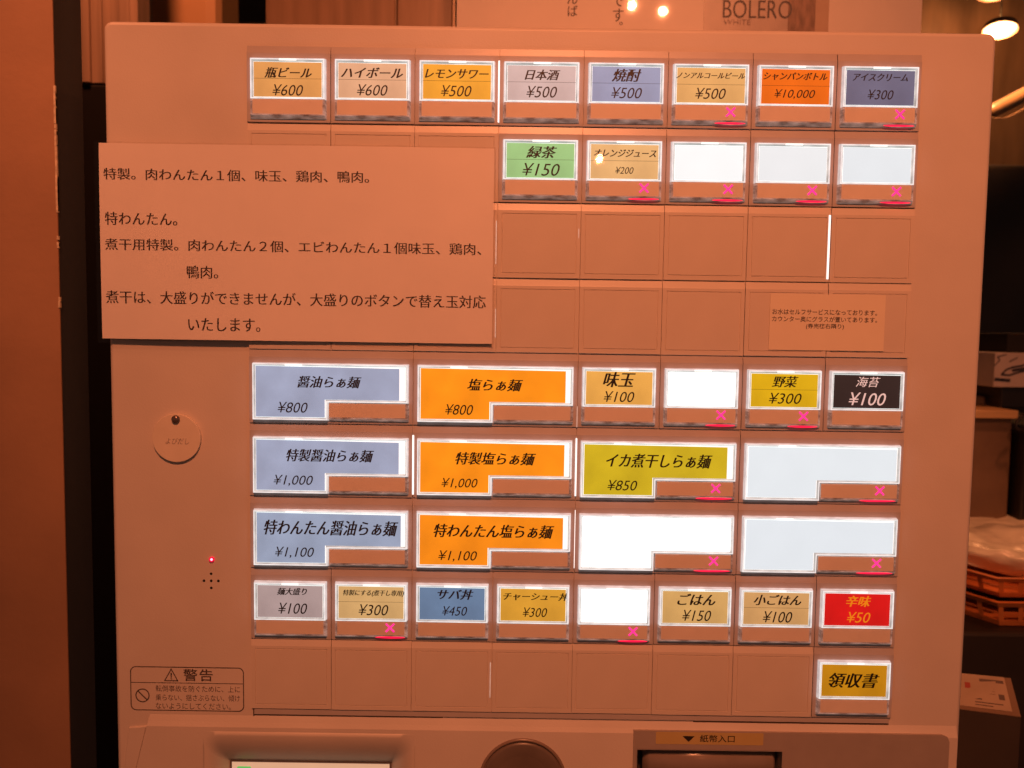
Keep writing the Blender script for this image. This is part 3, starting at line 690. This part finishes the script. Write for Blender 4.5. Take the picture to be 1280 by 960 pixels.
# right: far lamps
def spot_lamp(px, py, Y, label, sz=1.0, power=2):
    p = at(px, py, Y)
    S_ = thing('spot_lamp', label, 'lamp', p, 'ceiling spot lamps')
    ax = Vector((-.12, -.2, -.97)).normalized()
    u = ax.orthogonal().normalized(); k_ = ax.cross(u)
    def rg(r, h): return [tuple((p_ := (u * math.cos(t) + k_ * math.sin(t)) * r * sz + ax * h * sz)) for t in (2 * math.pi * i / 28 for i in range(28))]
    def skin(loops, cap):
        m = MB(); rows = [[m.bm.verts.new(q) for q in lp] for lp in loops]
        for A, B in zip(rows, rows[1:]):
            for i in range(28): m.bm.faces.new([A[i], A[(i + 1) % 28], B[(i + 1) % 28], B[i]])
        if cap: m.bm.faces.new(rows[-1])
        return m
    put('lamp_shade', skin([rg(.045, -.016), rg(.05, .004), rg(.047, .004), rg(.043, -.014)], False).mesh('lamp_shade', mat('brown_lamp_metal', (.22, .15, .10), .35, metal=.3), True), S_)
    put('bulb', skin([rg(.010, -.026), rg(.034, -.020), rg(.044, -.004), rg(.03, .006), rg(.012, .009)], True).mesh('bulb', mat('glowing_bulb', (.8, .7, .5), .4, emit=(1.0, .62, .3), es=7.0), True), S_)
    ld = bpy.data.lights.new('spot_lamp_light', 'POINT'); ld.energy = power; ld.color = (1.0, .36, .13); ld.shadow_soft_size = .02
    lo = bpy.data.objects.new('spot_lamp_light', ld); C.objects.link(lo); lo.parent = S_; lo.location = ax * .04 * sz
    m = MB(); t0 = -ax * .026 * sz; m.tube([(t0.x * 1000, -t0.y * 1000, t0.z * 1000), (t0.x * 1000, -t0.y * 1000, (2.598 - p.z) * 1000)], 3 * sz)
    put('stem', m.mesh('stem', mat('brown_lamp_stem', (.2, .13, .08), .4)), S_)
    return S_
spot_lamp(1250, 37, 1.15, 'glowing spot lamp just over the top right corner of the machine', .66, 5)
spot_lamp(1243, -12, 1.7, 'upper spot lamp cut by the top edge of the picture', .95)
# right: side wall
m = MB(); wbox(m, .6, 1.9, 1.9, 2.0, .002, 2.598)
rw = put('kitchen_wall', m.mesh('kitchen_wall', mat('brown_kitchen_wall', (.20, .125, .065), .5, .45, 5, .2, 40, stretch=(3, 3, .6)))); tag(rw, 'brown stained kitchen wall seen right of the machine', 'wall')
m = MB()
P_ = [at(x, y, 1.2) for x, y in ((1215, 151), (1244, 137), (1262, 128), (1285, 116), (1330, 96))]
m.tube([(p.x * 1000, -p.y * 1000, p.z * 1000) for p in P_], 15, 14)
tag(put('pipe', m.mesh('pipe', mat('brown_pipe', (.24, .155, .08), .35, .2, 20), True)), 'thick brown pipe slanting up right of the machine', 'pipe')
m = MB()
P_ = [at(x, y, 1.15) for x, y in ((1225, 145), (1243, 148), (1256, 148), (1268, 143), (1285, 133), (1310, 118))]
m.tube([(p.x * 1000, -p.y * 1000, p.z * 1000) for p in P_], 1.5, 8)
tag(put('cable', m.mesh('cable', mat('tan_cable', (.34, .22, .12), .5), True)), 'thin tan cable sagging below the slanting pipe', 'cable')
m = MB(); wbox(m, .62, 2.2, 1.30, 1.9, .3, at(1250, 205, 1.3).z, .01)
tag(put('dark_cabinet', m.mesh('dark_cabinet', mat('dark_lacquer', (.018, .013, .011), .5, .4, 8))), 'tall black cabinet behind the shelf on the right', 'cabinet')
# shelf with box, tissue box, black case
SY = .62
zs = at(1245, 513, SY).z
def bx_thing(name, px0, py0, px1, py1, Y, dep, m_, bev=.002):
    p0 = at(px0, py1, Y); p1 = at(px1, py0, Y)
    return put(name, wbox(MB(), p0.x, p1.x, Y, Y + dep, p0.z, p1.z, bev).mesh(name, m_))
SH = thing('shelf', 'plywood shelf unit with bright front edge right of the machine', 'shelf', (at(1240, 513, SY).x, SY + .1, .0))
xL, xR = at(1195, 520, SY).x, at(1273, 520, SY).x
m = MB(); wbox(m, xL, xR, SY, SY + .34, at(1245, 523, SY).z, zs, .001); put('shelf_board', rel(m, SH).mesh('shelf_board', mat('pale_plywood', (.66, .45, .22), .5, .15, 30, stretch=(.3, 1, 4))), SH)
m = MB(); wbox(m, xL, xR - .002, SY + .012, SY + .33, .002, at(1245, 523, SY).z - .0003); put('side_panel', rel(m, SH).mesh('side_panel', mat('brown_fibreboard', (.19, .125, .08), .6, .15, 20)), SH)
SB = at(1245, 513, SY).z
def on_shelf(name, px0, px1, py0, Y, dep, m_, label, cat, base=None):
    x0, x1 = at(px0, 500, Y).x, at(px1, 500, Y).x; zt_ = at(1250, py0, Y).z
    o = put(name, wbox(MB(), x0, x1, Y, Y + dep, SB + .0003 if base is None else base, zt_, .002).mesh(name, m_)); tag(o, label, cat); return o, zt_
on_shelf('grey_box', 1218, 1249, 496, .70, .12, mat('dim_grey_box', (.12, .09, .07), .5, .4, 60), 'low grey box on the plywood shelf', 'box')
bk, zt1 = on_shelf('black_case', 1251, 1310, 484, .66, .14, BLACK, 'black case on the shelf under the patterned box', 'case')
p0, p1 = at(1242, 480, .655), at(1315, 441, .655)
TB = thing('tissue_box', 'white box with dark blue leaf pattern on the black case', 'box', ((p0.x + p1.x) / 2, .72, zt1 + .0004))
zt2 = at(1250, 441, .655).z
m = MB(); wbox(m, p0.x, p1.x, .655, .775, zt1 + .0004, zt2, .001); put('carton', rel(m, TB).mesh('carton', mat('white_carton', (.58, .52, .50), .5, .08, 40)), TB)
m = MB()
def streak(pts, w0):
    for (xa, ya), (xb, yb) in zip(pts, pts[1:]):
        A, B = at(xa, ya, .6542), at(xb, yb, .6542); d = (B - A).normalized(); nrm = Vector((-d.z, 0, d.x)) * w0
        A = A - d * w0 * .5; B = B + d * w0 * .5
        quad3(m, A - nrm, B - nrm, B + nrm, A + nrm)
streak([(1252, 468), (1258, 462), (1266, 459), (1278, 457), (1288, 452)], .0012); streak([(1252, 468), (1262, 469), (1274, 465), (1288, 462)], .0012)
streak([(1243, 457), (1250, 450), (1247, 446), (1258, 443)], .0006); streak([(1244, 474), (1262, 475.5)], .0022); streak([(1262, 452), (1272, 447)], .0006); streak([(1266, 463), (1284, 460)], .0018)
put('leaf_pattern', rel(m, TB).mesh('leaf_pattern', mat('navy_print', (.02, .022, .04), .5)), TB)
bk2, _ = on_shelf('speaker_box', 1255, 1315, 416, .68, .08, mat('matt_black_box', (.010, .009, .008), .7), 'matt black box standing on the patterned box', 'box', zt2 + .0003)
m = MB(); P_ = [at(x, y, .60) for x, y in ((1284, 515), (1273, 524), (1269, 533), (1274, 538), (1281, 534))]
P_ += [at(1286, 560, .6), at(1290, 640, .6)]
m.tube([(p.x * 1000, -p.y * 1000, p.z * 1000) for p in P_], 2.2, 8)
tag(put('power_cable', m.mesh('power_cable', BLACK, True)), 'black cord looping down beside the plywood shelf', 'cord')
m = MB(); wbox(m, xR + .004, xR + .2, SY - .01, SY + .3, .002, SB - .03, .004)
tag(put('black_bin', m.mesh('black_bin', BLACK)), 'black appliance side at the right of the plywood shelf', 'appliance')

# stacked orange baskets with a plastic bag
BY = .40
ORG = mat('orange_basket_plastic', (.78, .27, .08), .4, .12, 30)
def basket(zc_px, ztop_px, label, group):
    base = at(1270, zc_px, BY).z; top = at(1270, ztop_px, BY).z; h = top - base
    W2, D2, ch_ = .150, .135, .038
    B_ = thing('plastic_basket', label, 'basket', (at(1248, ztop_px, BY).x + W2 - ch_, BY + D2, base), group)
    def octo(k, z): 
        w_, d_2, c2, e2 = W2 * k, D2 * k, ch_ * k, .07 * k
        return [(-w_ + c2, -d_2, z), (w_ - c2, -d_2, z), (w_, -d_2 + e2, z), (w_, d_2 - e2, z), (w_ - c2, d_2, z), (-w_ + c2, d_2, z), (-w_, d_2 - e2, z), (-w_, -d_2 + e2, z)]
    def band(z0, z1, k0, k1, t=.003):
        m = MB(); R_ = [octo(k0, z0), octo(k1, z1), octo(k1 - t / W2, z1), octo(k0 - t / W2, z0)]
        rows = [[m.bm.verts.new(q) for q in lp] for lp in R_ + [R_[0]]]
        for A, B in zip(rows, rows[1:]):
            for i in range(8): m.bm.faces.new([A[i], A[(i + 1) % 8], B[(i + 1) % 8], B[i]])
        return m
    put('rim', band(h * .80, h, 1.0, 1.04, .006).mesh('rim', ORG), B_)
    m = band(0, h * .22, .9, .93)
    m3 = band(h * .5, h * .56, .962, .968)
    for mm_ in (m3,):
        me_ = bpy.data.meshes.new('x'); mm_.bm.to_mesh(me_); m.bm.from_mesh(me_)
    O0, O1 = octo(.925, h * .15), octo(1.0, h * .85)
    for i in range(8):
        A0, A1, B0, B1 = (Vector(q) for q in (O0[i], O0[(i + 1) % 8], O1[i], O1[(i + 1) % 8]))
        n_ = max(2, int((A1 - A0).length / .022))
        for j in range(n_):
            f0, f1 = j / n_, j / n_ + .006 / max((A1 - A0).length, .01)
            m.bm.faces.new([m.bm.verts.new(q) for q in (A0.lerp(A1, f0), A0.lerp(A1, f1), B0.lerp(B1, f1), B0.lerp(B1, f0))])
    put('lattice_side', m.mesh('lattice_side', ORG), B_)
    m = MB(); m.bm.faces.new([m.bm.verts.new(q) for q in octo(.9, .001)]); put('bottom', m.mesh('bottom', ORG), B_)
    return B_
GB = 'stacked orange baskets right of the machine'
b1 = basket(787, 752, 'lower orange basket of the stack with black film inside', GB)
b2_ = basket(751, 722, 'upper orange basket holding a crumpled plastic bag', GB)
# bag of folded plastic in the upper basket
me = bmesh.new(); bmesh.ops.create_icosphere(me, subdivisions=5, radius=1)
for v in me.verts:
    n1 = noise.noise(v.co * 1.6) * .35 + abs(noise.noise(v.co * 4 + Vector((3, 1, 0)))) * .22 + abs(noise.noise(v.co * 9)) * .07
    v.co = Vector((v.co.x * .128, v.co.y * .112, v.co.z * .026)) * (1 + n1 * .5) + Vector((0, 0, n1 * .035))
mesh_ = bpy.data.meshes.new('plastic_bag'); me.to_mesh(mesh_); me.free(); mesh_.materials.append(BAG)
for p in mesh_.polygons: p.use_smooth = True
bgo = put('plastic_bag', mesh_); bgo.location = b2_.location + Vector((-.004, 0, .030)); tag(bgo, 'crumpled cloudy plastic bag heaped in the upper orange basket', 'plastic bag')
me = bmesh.new(); bmesh.ops.create_icosphere(me, subdivisions=4, radius=1)
for v in me.verts:
    n1 = abs(noise.noise(v.co * 3 + Vector((7, 0, 0)))) * .5 + abs(noise.noise(v.co * 7)) * .2
    v.co = Vector((v.co.x * .11, v.co.y * .095, v.co.z * .012)) * (1 + n1 * .5)
mesh_ = bpy.data.meshes.new('black_film'); me.to_mesh(mesh_); me.free(); mesh_.materials.append(mat('shiny_black_film', (.012, .01, .009), .15, spec=.8))
fo = put('black_film', mesh_); fo.location = b1.location + Vector((0, 0, .0245)); tag(fo, 'shiny black plastic film inside the lower orange basket', 'plastic film')
# table under the baskets, tray with a printed sheet, dark box
zt_ = b1.location.z - .0008
m = MB(); wbox(m, b1.location.x - .16, b1.location.x + .4, BY - .01, BY + .32, .002, zt_, .004)
tag(put('dark_counter', m.mesh('dark_counter', mat('dark_brown_counter', (.020, .014, .011), .6, .3, 10))), 'dark brown counter under the orange baskets', 'counter')
# low stand in front, with a printed sheet on its slanted top
fa, fb = at(1180, 885, .150), at(1276, 897.5, .130)
ta, tb = at(1180, 841, .183), at(1263, 849, .163)
def lerp4(u, v, lift):                       # u along the front edge, v up the slope, lift off the surface
    n_ = (fb - fa).cross(ta - fa).normalized()
    if n_.y > 0: n_ = -n_
    return fa.lerp(fb, u).lerp(ta.lerp(tb, u), v) + n_ * lift
m = MB()
lo = [Vector((p.x, p.y, .002)) for p in (fa, fb, tb, ta)]; bk_ = [ta + Vector((0, .012, -.012)), tb + Vector((0, .012, -.012))]
lo2 = [Vector((p.x, p.y, .002)) for p in bk_]
V_ = [m.bm.verts.new(p) for p in (fa, fb, tb, bk_[1], bk_[0], ta)]; G_ = [m.bm.verts.new(p) for p in (lo[0], lo[1], lo2[1], lo2[0])]
for f in ((V_[0], V_[1], V_[2], V_[5]), (V_[5], V_[2], V_[3], V_[4]), (V_[0], V_[1], G_[1], G_[0]), (V_[1], V_[2], V_[3], G_[2], G_[1]), (V_[3], V_[4], G_[3], G_[2]), (V_[4], V_[5], V_[0], G_[0], G_[3])): m.bm.faces.new(f)
tag(put('low_stand', m.mesh('low_stand', mat('dark_brown_board', (.045, .032, .024), .6, .2, 12))), 'low dark brown stand right of the machine under the printed sheet', 'stand')
PS = thing('printed_sheet', 'printed cream sheet on the slanted top of the low brown stand', 'sheet', lerp4(.5, .5, .0005))
def slab(name, u0, u1, v0, v1, l0, l1, mt):
    m = MB(); A_ = [m.bm.verts.new(lerp4(u, v, l0)) for u, v in ((u0, v0), (u1, v0), (u1, v1), (u0, v1))]; B2 = [m.bm.verts.new(lerp4(u, v, l1)) for u, v in ((u0, v0), (u1, v0), (u1, v1), (u0, v1))]
    m.bm.faces.new(B2); m.bm.faces.new(A_[::-1])
    for i in range(4): m.bm.faces.new([A_[i], A_[(i + 1) % 4], B2[(i + 1) % 4], B2[i]])
    return m
put('backing', rel(slab('backing', 0, 1, .0, 1, .0004, .0014, None), PS).mesh('backing', mat('brown_card', (.20, .13, .085), .6)), PS)
put('paper', rel(slab('paper', .05, .90, .09, .99, .0016, .0021, None), PS).mesh('paper', mat('cream_sheet', (.40, .31, .235), .5, .08, 40)), PS)
m = MB()
for u0, u1, v0, v1 in ((.52, .87, .80, .88), (.34, .52, .30, .34), (.42, .80, .22, .245), (.42, .66, .15, .17), (.76, .84, .36, .50), (.40, .72, .62, .63), (.40, .72, .55, .56), (.40, .72, .48, .49)):
    sl = slab('p', u0, u1, v0, v1, .0022, .0024, None); t_me = bpy.data.meshes.new('x'); sl.bm.to_mesh(t_me); m.bm.from_mesh(t_me)
put('printing', rel(m, PS).mesh('printing', mat('dull_grey_print', (.12, .09, .08), .5)), PS)
put('red_mark', rel(slab('r', .30, .38, .58, .74, .0022, .0025, None), PS).mesh('red_mark', mat('red_print', (.34, .06, .05), .5)), PS)

bpy.data.objects.remove(TO)
